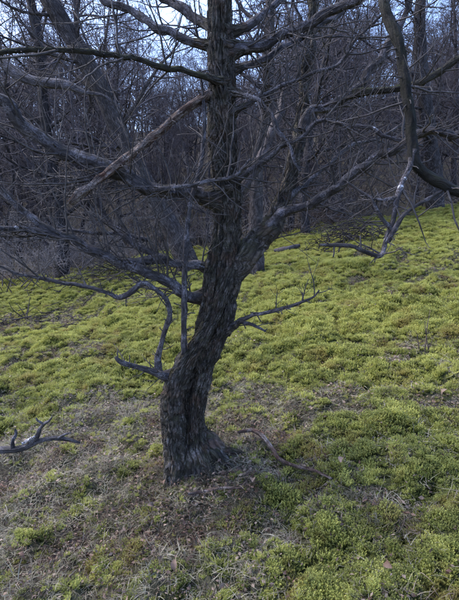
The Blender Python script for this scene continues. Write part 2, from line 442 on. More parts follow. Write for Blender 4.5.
trunk_spec = [(205, 530, 2.60, 84), (203, 500, 2.60, 74), (201, 475, 2.60, 58), (198, 455, 2.60, 54), (189, 435, 2.64, 36), (187, 410, 2.67, 32), (190, 385, 2.67, 31),
              (201, 362, 2.67, 32), (209, 340, 2.67, 31), (215, 310, 2.67, 31), (219, 285, 2.67, 34), (223, 262, 2.68, 33),
              (227, 232, 2.69, 30), (226, 190, 2.70, 31), (223, 150, 2.70, 31), (221, 100, 2.70, 29), (220, 50, 2.70, 27),
              (219, 0, 2.70, 26), (216, -90, 2.72, 23), (222, -210, 2.76, 17), (214, -330, 2.80, 10), (222, -430, 2.85, 4)]
tp, tr = world_path(trunk_spec, 640)
tr = np.maximum(tr * .93 - .004, .004)
def trunk_disp(R, th, L):
    Lc = L[:, None]; thb = th[None] + 0 * Lc
    tw = thb + 2.1 * Lc + .35 * np.sin(Lc * 5)                # spiral grain
    low = np.clip(1.25 - Lc / 1.25, 0, 1)
    fl = np.clip(1 - (Lc - .10) / .36, 0, 1) ** 1.6          # root flare
    r = R * (1 + .10 * low * np.cos(2 * tw + .6) + .07 * np.cos(3 * tw + 1.5 + Lc)
             + fl * (.16 * np.cos(5 * thb + .8) + .12 * np.cos(3 * thb - .5) + .05))
    r = r - R * .36 * (.25 + .75 * low) * np.exp(-((np.mod(tw - 2.2, 2 * np.pi) - np.pi) / .22) ** 2)
    r = r - R * .28 * (.25 + .75 * low) * np.exp(-((np.mod(tw + .4, 2 * np.pi) - np.pi) / .16) ** 2)
    c, s_ = np.cos(tw), np.sin(tw)
    rid = 1 - 2 * np.abs(vnoise(c * 3.4, s_ * 3.4, Lc * 5.0, 11))
    rid2 = 1 - 2 * np.abs(vnoise(c * 7.5, s_ * 7.5, Lc * 14.0, 12))
    blob = fbm(c * 1.4, s_ * 1.4, Lc * 5, 13, 2)
    wq = .35 * vnoise(c * 3, s_ * 3, Lc * 9, 16)
    gr = np.exp(-(vnoise(c * 4.2 + wq, s_ * 4.2, Lc * 5.5, 17) / .10) ** 2) + .7 * np.exp(-(vnoise(c * 8.5, s_ * 8.5 + wq, Lc * 12, 18) / .13) ** 2)
    return r + .006 * rid + .004 * rid2 + .010 * blob * (1 + low) - .014 * gr * np.minimum(1, R / .06) + .0025 * vnoise(c * 18, s_ * 18, Lc * 60, 14)
T = Tubes(); T.add(tp, tr, 200, disp=trunk_disp)
# the old stem has grown as strands wound round one another, with a hollow between them
def strand_disp(seed):
    def f(R, th, L):
        Lc = L[:, None]; tw = th[None] + 1.2 * Lc; c, s_ = np.cos(tw), np.sin(tw)
        rid = 1 - 2 * np.abs(vnoise(c * 2.6, s_ * 2.6, Lc * 7.0, seed)); rid2 = 1 - 2 * np.abs(vnoise(c * 5.5, s_ * 5.5, Lc * 18.0, seed + 1))
        gr = np.exp(-(vnoise(c * 3.2, s_ * 3.2, Lc * 7, seed + 5) / .12) ** 2) + .7 * np.exp(-(vnoise(c * 6.5, s_ * 6.5, Lc * 15, seed + 6) / .14) ** 2)
        return R * .86 + .004 * rid + .004 * rid2 - .012 * gr * np.minimum(1, R / .05) + .010 * fbm(c * 1.4, s_ * 1.4, Lc * 7, seed + 2, 2) + .003 * vnoise(c * 11, s_ * 11, Lc * 55, seed + 3)
    return f
for k, spec in enumerate([
    [(178, 500, 2.46, 30), (176, 470, 2.50, 27), (174, 440, 2.53, 26), (173, 410, 2.55, 27), (175, 388, 2.55, 27), (184, 366, 2.55, 23), (196, 347, 2.555, 20), (208, 326, 2.56, 18), (218, 303, 2.58, 16), (227, 278, 2.61, 13), (233, 252, 2.66, 8)],
    [(222, 496, 2.50, 26), (207, 466, 2.53, 21), (199, 440, 2.56, 17), (197, 415, 2.575, 16), (200, 390, 2.58, 16), (207, 367, 2.59, 16), (215, 347, 2.60, 16), (225, 322, 2.61, 16), (229, 300, 2.63, 14), (232, 278, 2.66, 12)],
    [(203, 395, 2.62, 6), (201, 375, 2.585, 9), (199, 352, 2.575, 11), (203, 327, 2.58, 13), (207, 300, 2.59, 14), (210, 275, 2.60, 13), (215, 250, 2.62, 11), (219, 215, 2.65, 8)],
    [(196, 500, 2.46, 22), (193, 478, 2.50, 14), (190, 455, 2.54, 9), (189, 430, 2.58, 7), (190, 400, 2.60, 5)]]):
    p_, r_ = world_path(spec, 260); T.add(p_, r_, 80, disp=strand_disp(150 + 9 * k), seed=3 * k)
# root shoulders sinking into the litter
for k, (ang, ln_, r_) in enumerate([(-2.7, .34, .075), (-2.1, .26, .06), (-1.45, .28, .07), (-.85, .32, .06), (-.25, .40, .05), (.7, .3, .06), (2.4, .28, .06), (1.6, .28, .06)]):
    s_ = []
    for u in np.linspace(0, 1, 16):
        d_ = .02 + ln_ * u; x_ = base[0] + .01 + math.cos(ang + .5 * u) * d_; y_ = base[1] + math.sin(ang + .5 * u) * d_
        s_.append([x_, y_, float(H(x_, y_)) + .12 * (1 - u) ** 1.7 - .055 * u - .04, .8 * r_ * (1 - .55 * u)])
    s_ = np.array(s_); T.add(catmull(s_[:, :3], 70), np.interp(np.linspace(0, 1, 70), np.linspace(0, 1, 16), s_[:, 3]), 48, disp=strand_disp(300 + 9 * k), seed=40 + k)
trunk = mesh_obj('trunk', T.mesh('trunk', M['trunk'], base), old_tree)

# px, py, depth, width(px) along each limb, traced from the photograph; depth runs from the trunk outwards
LIMBS = [
 # left, big low limbs
 ('limb', 60, .42, [(228, 198, 2.70, 24), (205, 196, 2.66, 20), (180, 193, 2.62, 18), (150, 187, 2.58, 17), (110, 169, 2.52, 18), (60, 150, 2.46, 17), (30, 129, 2.42, 16), (0, 100, 2.38, 15), (-40, 70, 2.34, 13), (-110, 30, 2.3, 9), (-170, -10, 2.28, 4)]),
 ('limb', 26, .38, [(216, 294, 2.68, 18), (193, 297, 2.60, 14), (175, 287, 2.55, 12.5), (155, 275, 2.52, 12), (125, 263, 2.48, 12), (100, 253, 2.44, 12), (75, 241, 2.40, 11), (50, 233, 2.36, 9.5), (20, 228, 2.32, 8), (0, 226, 2.28, 7), (-40, 222, 2.2, 6), (-90, 226, 2.15, 3)]),
 ('limb', 18, .34, [(224, 268, 2.68, 16), (210, 269, 2.63, 12), (190, 263, 2.6, 10.5), (165, 259, 2.57, 10), (145, 249, 2.57, 9), (120, 231, 2.6, 8), (105, 215, 2.62, 6), (92, 192, 2.66, 5), (75, 172, 2.7, 3)]),
 ('limb', 4, .25, [(165, 259, 2.57, 9), (150, 259, 2.55, 9), (135, 261, 2.52, 9), (122, 262, 2.48, 9)]),
 ('limb', 14, .35, [(60, 236, 2.38, 8), (42, 226, 2.36, 9), (28, 215, 2.37, 9), (15, 203, 2.38, 8), (0, 189, 2.40, 8), (-30, 160, 2.45, 6), (-70, 140, 2.5, 3)]),
 ('limb', 10, .13, [(176, 374, 2.60, 11), (163, 375, 2.52, 9), (148, 371, 2.47, 7), (135, 368, 2.44, 6), (124, 363, 2.42, 6.5), (117, 357, 2.41, 4)]),
 ('limb', 15, .22, [(158, 372, 2.50, 8), (158, 357, 2.49, 6), (163, 338, 2.48, 6), (168, 318, 2.47, 6), (168, 302, 2.46, 6), (160, 292, 2.45, 6), (148, 285, 2.44, 6.5), (138, 286, 2.43, 7), (128, 295, 2.42, 7.5), (118, 297, 2.42, 6), (98, 291, 2.41, 5), (75, 285, 2.40, 5), (45, 279, 2.38, 4.5), (15, 272, 2.36, 4), (-10, 262, 2.34, 3)]),
 ('limb', 8, .25, [(186, 366, 2.60, 9), (184, 345, 2.52, 7), (184, 310, 2.50, 7), (185, 270, 2.50, 7), (187, 235, 2.52, 6.5), (190, 205, 2.56, 6), (198, 176, 2.6, 5.5), (203, 150, 2.62, 5), (204, 110, 2.64, 4), (200, 70, 2.66, 2.5)]),
 ('mossy', 16, .40, [(226, 84, 2.68, 8), (205, 77, 2.56, 7), (180, 70, 2.50, 7), (155, 64, 2.46, 7), (130, 58, 2.42, 6.5), (95, 53, 2.36, 6.5), (60, 50, 2.30, 6.5), (30, 49, 2.25, 6), (0, 51, 2.2, 6), (-50, 50, 2.1, 5), (-110, 40, 2.0, 3)]),
 ('limb', 18, .45, [(222, 48, 2.70, 14), (205, 45, 2.72, 11), (185, 40, 2.74, 10), (165, 31, 2.76, 10), (145, 19, 2.78, 9.5), (125, 8, 2.8, 9), (105, -2, 2.82, 8), (60, -30, 2.9, 6), (0, -60, 3.0, 3)]),
 ('limb', 16, .45, [(222, 32, 2.70, 14), (207, 24, 2.75, 12), (190, 14, 2.8, 11), (172, 4, 2.85, 10), (150, -8, 2.9, 9), (110, -40, 3.0, 7), (60, -100, 3.1, 3)]),
 ('limb', 14, .30, [(150, 190, 2.57, 5), (165, 189, 2.52, 6), (185, 186, 2.50, 6), (205, 182, 2.5, 5.5), (222, 179, 2.5, 5), (236, 174, 2.5, 4), (250, 160, 2.5, 2.5)]),
 ('limb', 10, .30, [(150, 240, 2.6, 3.5), (120, 234, 2.58, 4.5), (95, 233, 2.52, 4.5), (65, 230, 2.46, 4), (30, 236, 2.4, 3), (0, 236, 2.36, 2)]),
 # the second stem and what grows from it
 ('trunk', 10, .5, [(215, 322, 2.67, 20), (224, 296, 2.68, 22), (239, 268, 2.68, 21), (257, 243, 2.70, 20), (272, 223, 2.74, 17), (283, 200, 2.78, 15), (295, 160, 2.84, 11), (303, 110, 2.9, 9), (308, 60, 2.96, 8), (312, 10, 3.02, 7.5), (320, -60, 3.1, 6), (330, -150, 3.2, 4)]),
 ('limb', 26, .40, [(266, 232, 2.72, 15), (282, 214, 2.70, 12), (300, 208, 2.64, 11), (318, 201, 2.58, 11), (345, 181, 2.5, 11), (375, 159, 2.42, 11), (400, 145, 2.36, 10), (425, 134, 2.30, 10), (459, 134, 2.25, 9), (500, 140, 2.2, 7), (560, 135, 2.1, 3)]),
 ('limb', 10, .3, [(228, 188, 2.70, 12), (242, 176, 2.64, 8), (262, 163, 2.6, 7), (280, 148, 2.56, 6), (300, 139, 2.52, 5.5), (320, 120, 2.5, 5), (350, 124, 2.44, 5), (375, 131, 2.4, 5), (400, 140, 2.36, 5)]),
 ('limb', 8, .25, [(224, 92, 2.70, 9), (245, 95, 2.58, 6), (264, 104, 2.52, 6), (278, 128, 2.48, 5), (290, 150, 2.46, 4.5), (302, 170, 2.45, 3)]),
 ('limb', 14, .35, [(228, 118, 2.70, 9), (240, 108, 2.64, 5.5), (270, 92, 2.6, 5), (307, 77, 2.56, 4.5), (337, 64, 2.52, 4), (360, 36, 2.48, 3.5), (385, 12, 2.45, 2.5)]),
 ('limb', 14, .45, [(222, 54, 2.70, 16), (240, 50, 2.72, 13), (260, 47, 2.72, 12), (280, 39, 2.70, 11.5), (297, 30, 2.68, 11), (330, 13, 2.62, 11), (360, -4, 2.55, 11), (385, -28, 2.35, 11)]),
 ('limb', 10, .4, [(222, 34, 2.70, 13), (240, 28, 2.76, 10), (258, 17, 2.82, 9), (275, 3, 2.88, 8), (300, -25, 3, 6), (330, -70, 3.1, 3)]),
 ('limb', 12, .4, [(222, 74, 2.70, 12), (245, 66, 2.80, 8), (270, 56, 2.88, 8), (295, 42, 2.95, 7), (330, 20, 3.05, 6), (370, -15, 3.2, 4)]),
 ('pale', 8, .35, [(226, 202, 2.72, 18), (240, 189, 2.82, 16), (250, 174, 2.88, 14), (262, 155, 2.94, 12), (273, 128, 3.0, 10), (280, 105, 3.05, 7), (284, 80, 3.1, 4)]),
 ('limb', 9, .2, [(226, 330, 2.64, 9), (237, 324, 2.56, 6), (250, 317, 2.5, 5), (270, 312, 2.44, 4.5), (290, 307, 2.4, 4), (308, 300, 2.37, 3), (319, 291, 2.35, 2)]),
 ('limb', 2, .12, [(240, 322, 2.55, 4), (253, 325, 2.5, 3.5), (266, 331, 2.48, 2)]),
 ('limb', 16, .34, [(286, 198, 2.78, 9), (300, 188, 2.82, 6), (320, 172, 2.86, 5), (345, 150, 2.9, 5), (372, 140, 2.94, 4), (410, 122, 3.0, 3)]),
 ('limb', 14, .38, [(302, 130, 2.86, 10), (312, 110, 2.86, 9), (330, 104, 2.84, 11), (347, 97, 2.82, 11), (360, 82, 2.80, 10), (375, 62, 2.78, 10), (388, 44, 2.76, 9), (405, 15, 2.74, 7), (420, -30, 2.7, 4)]),
 ('mossy', 12, .38, [(350, 94, 2.82, 9), (370, 91, 2.74, 8), (395, 90, 2.68, 8), (415, 84, 2.64, 8), (435, 74, 2.6, 8), (459, 58, 2.56, 7), (500, 36, 2.5, 5), (550, 20, 2.4, 3)]),
 # the drooping mossy bough that hooks down on the right, and its lichened side branch
 ('bough', 9, .3, [(378, -18, 2.42, 9), (381, -8, 2.26, 10), (384, 4, 2.14, 10.5), (393, 32, 2.08, 11), (404, 72, 2.04, 11), (411, 118, 2.02, 11), (414, 152, 2.0, 11), (426, 172, 1.99, 11), (444, 184, 1.97, 11), (470, 193, 1.95, 10), (520, 196, 1.9, 7), (570, 185, 1.85, 3)]),
 ('limb', 7, .2, [(414, 150, 2.0, 8), (409, 168, 1.99, 6), (403, 182, 1.98, 6), (398, 200, 1.97, 6), (392, 226, 1.96, 6), (386, 246, 1.95, 6), (379, 256, 1.94, 6), (362, 251, 1.93, 5), (345, 245, 1.92, 5), (321, 244, 1.91, 3.5)]),
 ('limb', 5, .14, [(388, 242, 1.95, 4), (400, 219, 1.94, 5), (412, 208, 1.95, 4.5), (428, 199, 1.97, 4.5), (442, 190, 1.97, 5)]),
 ('limb', 3, .12, [(391, 229, 1.96, 4), (383, 220, 1.95, 4), (374, 204, 1.94, 3.5), (371, 197, 1.94, 2)]),
 ('limb', 4, .15, [(399, 198, 1.97, 4), (380, 200, 1.98, 4), (362, 193, 2.0, 3.5), (347, 182, 2.02, 2.5)]),
]
rng = np.random.default_rng(7)
limb_objs = []
for k, (mat, ntw, tl, spec) in enumerate(LIMBS):
    L_ = sum(math.dist(spec[i][:2], spec[i + 1][:2]) for i in range(len(spec) - 1))
    n = int(max(24, L_ / 2.2))
    p, r = world_path(spec, n)
    if mat != 'trunk': r = r * (.80 if mat != 'bough' else .9)
    arc = np.r_[0, np.cumsum(np.linalg.norm(np.diff(p, axis=0), axis=1))]
    r = r * (1 + .40 * np.exp(-(arc / .12) ** 2)) * (1 + .10 * vnoise(arc * 16, k * 1.7, s=66)) if mat not in ('trunk', 'bough') else r
    j = np.stack([fbm(np.linspace(0, L_ / 22, n), k * 3.1 + q, s=60, o=2) for q in range(3)], 1)
    env = np.clip(np.linspace(0, 1, n) * 6, 0, 1)[:, None]
    kn = np.arange(0, arc[-1] + .13, .075); kr = np.random.default_rng(500 + k)
    kj = np.stack([np.interp(arc, kn, kr.normal(0, 1, len(kn))) for q in range(3)], 1)
    if k == 7: env = env * .12
    p = p + (j * .010 + kj * .0055) * env * (np.clip((r.max() - .008) / .025, .15, 1))
    T = Tubes()
    if mat == 'trunk': T.add(p, r, 60, disp=lambda R, th, L: R + .008 * (1 - 2 * np.abs(vnoise(np.cos(th + 2 * L[:, None]) * 3, np.sin(th + 2 * L[:, None]) * 3, L[:, None] * 7, 71))) + .012 * fbm(np.cos(th)[None] * 1.5, np.sin(th)[None] * 1.5, L[:, None] * 6, 72) + .003 * vnoise(np.cos(th)[None] * 9, np.sin(th)[None] * 9, L[:, None] * 30, 73))
    else: T.add(p, r, 20 if r.max() > .02 else 12, rough=.17, seed=k * 7)
    lo = mesh_obj('limb', T.mesh('limb', M[mat], base), old_tree)
    limb_objs.append((lo, p, r))
    if r[0] > .02 and mat not in ('trunk', 'bough') and 195 < spec[0][0] < 235:     # swollen, wrinkled bark where the limb leaves the stem
        mm = int(np.searchsorted(arc, .17)); TCo = Tubes(); u = np.linspace(0, 1, mm)
        TCo.add(catmull(p[:mm], 40), np.interp(np.linspace(0, 1, 40), u, r[:mm] * (1.05 + .42 * (1 - u) ** 1.3 - .10 * u)), 40, rough=.26, seed=700 + k)
        mesh_obj('collar', TCo.mesh('collar', M['trunk'], base), lo)
    TW = Tubes()
    grow_twigs(TW, p, r, rng, int(ntw * (1.6 if tl > .26 else .75)), tl * 1.15, .0058 if tl > .25 else .005, front=.8)
    to = mesh_obj('twigs', TW.mesh('twigs', M['twig'], base), lo); to['kind'] = 'stuff'

# the barkless broken limb that slants down to the left
spec = [(222, 88, 2.70, 11), (203, 98, 2.66, 8), (182, 112, 2.62, 7.5), (160, 131, 2.56, 8), (135, 152, 2.5, 8), (112, 169, 2.44, 7.5), (92, 185, 2.40, 7), (80, 194, 2.38, 8.5), (70, 203, 2.36, 5)]
p, r = world_path(spec, 110)
T = Tubes(); T.add(p, r, 22, rough=.30, seed=333)
lo = mesh_obj('limb', T.mesh('limb', M['dead'], base), old_tree); lo['label'] = 'broken barkless limb, pale with red-brown rot, slanting down'
TW = Tubes(); grow_twigs(TW, p, r, rng, 6, .2, .004)
o = mesh_obj('twigs', TW.mesh('twigs', M['twig'], base), lo); o['kind'] = 'stuff'

# white lichen crusts: short rough sleeves on the limbs
def lichen(limb_i, px, py, length, grow=1.12):
    lo, p, r = limb_objs[limb_i]
    d = p - CAM; uv = np.stack([229.5 + F * d[:, 0] / (d @ FWD), 300 - F * (d @ UPV) / (d @ FWD)], 1)
    i = int(np.argmin(((uv - np.array([px, py])) ** 2).sum(1)))
    n = 12; L = np.r_[0, np.cumsum(np.linalg.norm(np.diff(p, axis=0), axis=1))]
    s_ = np.linspace(L[i] - length / 2, L[i] + length / 2, n)
    q = np.stack([np.interp(s_, L, p[:, c]) for c in range(3)], 1); rr = np.interp(s_, L, r)
    env = np.sqrt(np.clip(1 - np.linspace(-1, 1, n) ** 2, .0, 1))
    T = Tubes(); T.add(q + np.array([0, -.2, .35]) * rr[:, None] * .5, rr * (.40 + (grow - .40) * env) * .80, 16, rough=.28, seed=limb_i + int(px))
    mesh_obj('lichen', T.mesh('lichen', M['lichen'], base), lo)
nl = len(LIMBS)
iB = nl - 5
lichen(iB + 1, 398, 188, .032); lichen(iB + 1, 403, 180, .02); lichen(iB + 1, 389, 240, .035)
lichen(iB, 389, 32, .05, .9); lichen(iB, 452, 187, .04, .9)
lichen(15, 376, 131, .07); lichen(15, 342, 122, .04)
lichen(1, 18, 227, .04); lichen(0, 32, 126, .06, .95); lichen(0, 75, 156, .05, .95)

# ------------------------------------------------------------------ trees of the wood behind
def rot_about(v_, ax, ang):
    return v_ * math.cos(ang) + np.cross(ax, v_) * math.sin(ang) + ax * ax.dot(v_) * (1 - math.cos(ang))
def perp(ax, rng):
    d = rdir(rng); d = d - ax * d.dot(ax); return d / np.linalg.norm(d)

def limbs_on(path, rad, rng, TT, TC, n1=16, t_lo=.16, len1=3.4, n2=9, n3=7, n4=2, thin=1.0):
    m = len(path)
    for a1 in range(n1):
        t1 = t_lo + (.98 - t_lo) * (a1 + rng.random()) / n1; i = min(int(t1 * (m - 1)), m - 2)
        ax = path[i + 1] - path[i]; ax /= np.linalg.norm(ax)
        d = perp(ax, rng) * rng.uniform(.7, 1.2) + ax * rng.uniform(.25, .9); L1 = len1 * rng.uniform(.55, 1.15) * (1.1 - .65 * t1)
        r1 = min(rad[i] * .55, .012 + .016 * L1) * thin
        q1 = wiggle(path[i], d, L1, 9, rng, .22, .05); rq = np.linspace(r1, r1 * .25, 9)
        TT.add(q1, rq, 6)
        for a2 in range(n2):
            i2 = rng.integers(1, 8); ax2 = q1[i2 + 1] - q1[i2] if i2 < 8 else q1[8] - q1[7]; ax2 /= np.linalg.norm(ax2)
            d2 = perp(ax2, rng) + ax2 * rng.uniform(.3, 1.1); L2 = L1 * rng.uniform(.25, .55); r2 = max(.004, rq[i2] * .6)
            q2 = wiggle(q1[i2], d2, L2, 6, rng, .28, .03); TC.add(q2, np.linspace(r2, r2 * .35, 6), 4)
            for a3 in range(n3):
                i3 = rng.integers(1, 6); ax3 = q2[min(i3 + 1, 5)] - q2[min(i3, 4)]; ax3 /= np.linalg.norm(ax3)
                d3 = perp(ax3, rng) + ax3 * rng.uniform(.3, 1.2); L3 = L2 * rng.uniform(.3, .65)
                q3 = wiggle(q2[i3], d3, L3, 4, rng, .3, .02); TC.add(q3, [.0052, .0046, .0038, .0026], 3)
                for a4 in range(n4):
                    i4 = rng.integers(1, 4); d4 = perp(ax3, rng) + ax3 * rng.uniform(.4, 1.2)
                    TC.add(wiggle(q3[i4], d4, L3 * rng.uniform(.3, .6), 3, rng, .25), [.004, .0034, .0022], 3)

def proto_tree(seed, height, r0, crook=.12, **kw):
    rng = np.random.default_rng(seed)
    m = 16; pts = [np.array([0, 0, -.15])]; d = np.array([0, 0, 1.]) + rdir(rng) * .1
    for k in range(m - 1):
        d = d + rdir(rng) * crook + np.array([0, 0, .05]); d /= np.linalg.norm(d); pts.append(pts[-1] + d * height / (m - 1))
    pts = catmull(np.array(pts), 40); rad = r0 * (1 - .88 * np.linspace(0, 1, 40)); rad[:3] *= [1.35, 1.2, 1.08]
    TT, TC = Tubes(), Tubes(); TT.add(pts, rad, 12, rough=.12, seed=seed)
    limbs_on(pts, rad, rng, TT, TC, **kw)
    return TT, TC
def proto_shrub(seed, height, stems, spread=.6, n3=3):
    rng = np.random.default_rng(seed); TT, TC = Tubes(), Tubes()
    for k in range(stems):
        az = rng.uniform(0, 2 * math.pi); b = np.array([math.cos(az), math.sin(az), 0]) * rng.uniform(0, .5) + np.array([0, 0, -.05])
        d = np.array([math.cos(az) * spread, math.sin(az) * spread, 1]) * rng.uniform(.6, 1) + rdir(rng) * .25
        L = height * rng.uniform(.45, 1.1); q = wiggle(b, d, L, 9, rng, .2, -.045 * rng.random()); r = rng.uniform(.005, .014)
        TT.add(q, np.linspace(r, r * .3, 9), 4)
        for a2 in range(7):
            i2 = rng.integers(2, 9); q2 = wiggle(q[i2], d + rdir(rng) * 1.1, L * rng.uniform(.15, .4), 5, rng, .3); TC.add(q2, np.linspace(.005, .002, 5), 3)
            for a3 in range(n3):
                TC.add(wiggle(q2[rng.integers(1, 5)], d + rdir(rng) * 1.4, L * rng.uniform(.06, .2), 3, rng, .3), [.0035, .003, .0018], 3)
    return TT, TC

PROTO = []
for s_, h_, r_, kw in ((101, 8.5, .085, {}), (102, 7.0, .07, dict(crook=.2, n1=14)), (103, 10, .10, dict(n1=18, len1=3.8)),
                       (104, 6.5, .055, dict(crook=.24, t_lo=.08, len1=2.6)), (105, 9.0, .075, dict(crook=.16, len1=3.0, n1=18))):
    TT, TC = proto_tree(s_, h_, r_, **kw)
    PROTO.append((TT.mesh('wood_trunk', M['back']), TC.mesh('wood_crown', M['backtwig'])))
SHRUB = []
for s_, h_, st in ((201, 2.2, 22), (202, 1.7, 26), (203, 2.8, 20), (204, 1.2, 26)):
    TT, TC = proto_shrub(s_, h_, st)
    SHRUB.append((TT.mesh('shrub_stems', M['back']), TC.mesh('shrub_twigs', M['backtwig'])))
TT, TC = proto_shrub(205, 2.4, 14, 1.1)
PALE = (TT.mesh('shrub_stems', M['pale']), TC.mesh('shrub_twigs', M['paletwig']))

def put(name, meshes, parts, x, y, sc, rz, label, cat, group=None, tilt=(0, 0)):
    o = empty(name, (x, y, float(H(x, y)) - .03)); o.rotation_euler = (tilt[0], tilt[1], rz); o.scale = (sc, sc, sc)
    tag(o, label, cat, group)
    for pn, me_ in zip(parts, meshes):
        c_ = mesh_obj(pn, me_, o)
        if pn != 'trunk': c_['kind'] = 'stuff'
    return o

# trees with a trunk one can pick out: traced stem, own crown
def traced_tree(label, spec, mat, seed, **kw):
    p0 = None; n = 60; p, r = world_path(spec, n)
    b = np.array([p[0][0], p[0][1], float(H(p[0][0], p[0][1]))])
    rng = np.random.default_rng(seed); TT, TC = Tubes(), Tubes()
    TT.add(p, r, 20, rough=.14, seed=seed)
    limbs_on(p, r, rng, TT, TC, **kw)
    o = empty('bare_tree', b); tag(o, label, 'tree')
    mesh_obj('trunk', TT.mesh('trunk', M[mat], b), o); mesh_obj('crown', TC.mesh('crown', M['backtwig'], b), o)
def foot(px, D):                            # pixel row where the ground lies D metres ahead in that column
    x = (px - 229.5) / F * D
    for _ in range(20):
        z = float(H(x, D)) - CAM[2]; ang = z / D
        vpx = (ang + math.tan(PITCH)) / (1 - ang * math.tan(PITCH)); x_ = (px - 229.5) / F * D * (math.cos(PITCH) - ang * math.sin(PITCH)); x = x_
    return 300 - F * vpx
D = 9.2
traced_tree('thick brown-grey trunk leaning steeply to the left behind the gnarled tree',
    [(192, foot(192, D) + 6, D, 24), (180, 245, D, 20), (163, 215, D, 18), (143, 180, D, 17), (120, 135, D, 17), (104, 95, D, 17), (80, 52, D, 17), (54, 8, D, 17), (25, -50, D, 20), (-20, -120, D, 13), (-60, -180, D, 5)], 'backred', 301, n1=16, t_lo=.3, len1=2.8)
D = 8.0
traced_tree('reddish trunk rising in the fork of the gnarled tree',
    [(256, foot(256, D) + 6, D, 16), (256, 210, D, 13), (258, 160, D, 12), (267, 110, D, 11), (268, 60, D, 11), (270, 10, D, 10), (274, -60, D, 10), (268, -160, D, 5)], 'backred', 302, n1=12, t_lo=.35, len1=2.2)
D = 13.0
traced_tree('dark upright trunk in the wood seen past the drooping mossy bough',
    [(436, foot(436, D) + 4, D, 18), (433, 160, D, 14), (426, 110, D, 13), (421, 60, D, 12), (420, 10, D, 11), (428, -60, D, 9), (424, -160, D, 4)], 'back', 303, n1=16, t_lo=.2, len1=3.0)
D = 10.5
traced_tree('grey trunk at the wood edge close to the left border',
    [(62, foot(62, D) + 4, D, 16), (60, 225, D, 12), (52, 170, D, 11), (44, 110, D, 10), (40, 50, D, 10), (30, -10, D, 8), (34, -80, D, 4)], 'back', 304, n1=18, t_lo=.12, len1=2.4)
D = 12.0
traced_tree('slim bare tree straight above the pale fallen log on the moss',
    [(306, foot(306, D) + 4, D, 10), (303, 190, D, 7), (310, 140, D, 6.5), (318, 90, D, 6), (330, 40, D, 5.5), (342, -20, D, 4.5), (346, -100, D, 3)], 'back', 305, n1=18, t_lo=.15, len1=2.8)

# the tree just out of frame on the left, whose sawn grey limb reaches in
D = 3.9
bx = -3.05; by = 4.3
b = np.array([bx, by, float(H(bx, by))])
rg = np.random.default_rng(77)
stem = np.array([[bx, by, b[2] - .1, .17], [bx - .03, by, b[2] + .6, .13], [bx + .05, by + .02, b[2] + 1.5, .12], [bx - .02, by, b[2] + 2.5, .11], [bx - .15, by + .1, b[2] + 3.6, .08], [bx - .1, by + .2, b[2] + 5, .03]])
s_ = catmull(stem, 60)
side_tree = empty('bare_tree', b); tag(side_tree, 'tree at the left border whose grey limbs reach in above and below', 'tree')
TT, TC = Tubes(), Tubes(); TT.add(s_[:, :3], s_[:, 3], 24, rough=.15, seed=5); limbs_on(s_[:, :3], s_[:, 3], rg, TT, TC, n1=9, t_lo=.45, len1=1.6, n2=6, n3=4, n4=1)
mesh_obj('trunk', TT.mesh('trunk', M['limb'], b), side_tree); mesh_obj('crown', TC.mesh('crown', M['twig'], b), side_tree)
pts = [[bx, by, b[2] + 1.95, .07]]
for px, py, dd, w in ((-30, 42, 4.1, 12), (0, 60, 3.95, 10.5), (14, 72, 3.9, 10), (30, 80, 3.88, 9.5), (48, 83, 3.86, 9.5), (66, 85, 3.84, 9), (84, 92, 3.82, 5), (104, 96, 3.8, 3), (122, 110, 3.78, 2)):
    p_, r_ = PW(px, py, dd, w); pts.append([*p_, r_])
q = catmull(np.array(pts), 60); T = Tubes(); T.add(q[:, :3], q[:, 3], 20, rough=.1, seed=9)
lm = mesh_obj('limb', T.mesh('limb', M['limb'], b), side_tree); lm['label'] = 'pale grey limb reaching in from the left, thinning abruptly'

# its lowest limb droops towards the camera; the grey forked tip hangs in at the left border
pts = [[bx, by, b[2] + 1.25, .05], [bx + .15, by - .9, b[2] + 1.35, .035], [bx + .55, 2.5, 1.25, .026]]
for px, py, dd, w in ((-70, 440, 1.80, 11), (-30, 452, 1.72, 10), (0, 450, 1.68, 9.5), (18, 449, 1.66, 9), (30, 445, 1.65, 8), (42, 440, 1.64, 7), (58, 438, 1.63, 6), (72, 440, 1.62, 4.5), (80, 443, 1.62, 2.5)):
    p_, r_ = PW(px, py, dd, w); pts.append([*p_, r_ * .72])
q = catmull(np.array(pts), 120); T = Tubes(); T.add(q[:, :3], q[:, 3], 18, rough=.28, seed=19)
for rows_px in ([(30, 444, 7, 1.65), (37, 437, 6, 1.64), (40, 429, 5, 1.63), (44, 424, 4.5, 1.62), (49, 421, 3.5, 1.62), (52, 417, 2, 1.61)],
                [(12, 449, 6, 1.66), (13, 440, 4.5, 1.66), (16, 434, 4, 1.67), (15, 429, 2.5, 1.67)], [(43, 424, 4, 1.62), (38, 421, 3, 1.61), (36, 418, 2, 1.61)],
                [(58, 438, 5, 1.63), (66, 434, 3, 1.61), (71, 433, 2, 1.6)]):
    rows = []
    for px, py, w, dd in rows_px: p_, r_ = PW(px, py, dd, w); rows.append([*p_, r_ * .68])
    q2 = catmull(np.array(rows), 22); T.add(q2[:, :3], q2[:, 3], 12, rough=.3, seed=int(rows_px[0][0]))
lm = mesh_obj('limb', T.mesh('limb', M['limb'], b), side_tree); lm['label'] = 'grey drooping limb with a forked tip'
rows = []
for px, py, w, dd in ((22, 444, 3, 1.635), (26, 442, 3.5, 1.645), (30, 440, 4.4, 1.642), (35, 436, 2, 1.632)): p_, r_ = PW(px, py, dd, w); rows.append([*p_, r_ * .85])
q2 = catmull(np.array(rows), 16); T = Tubes(); T.add(q2[:, :3], q2[:, 3], 14, rough=.4, seed=3); mesh_obj('lichen', T.mesh('lichen', M['lichen'], b), lm)

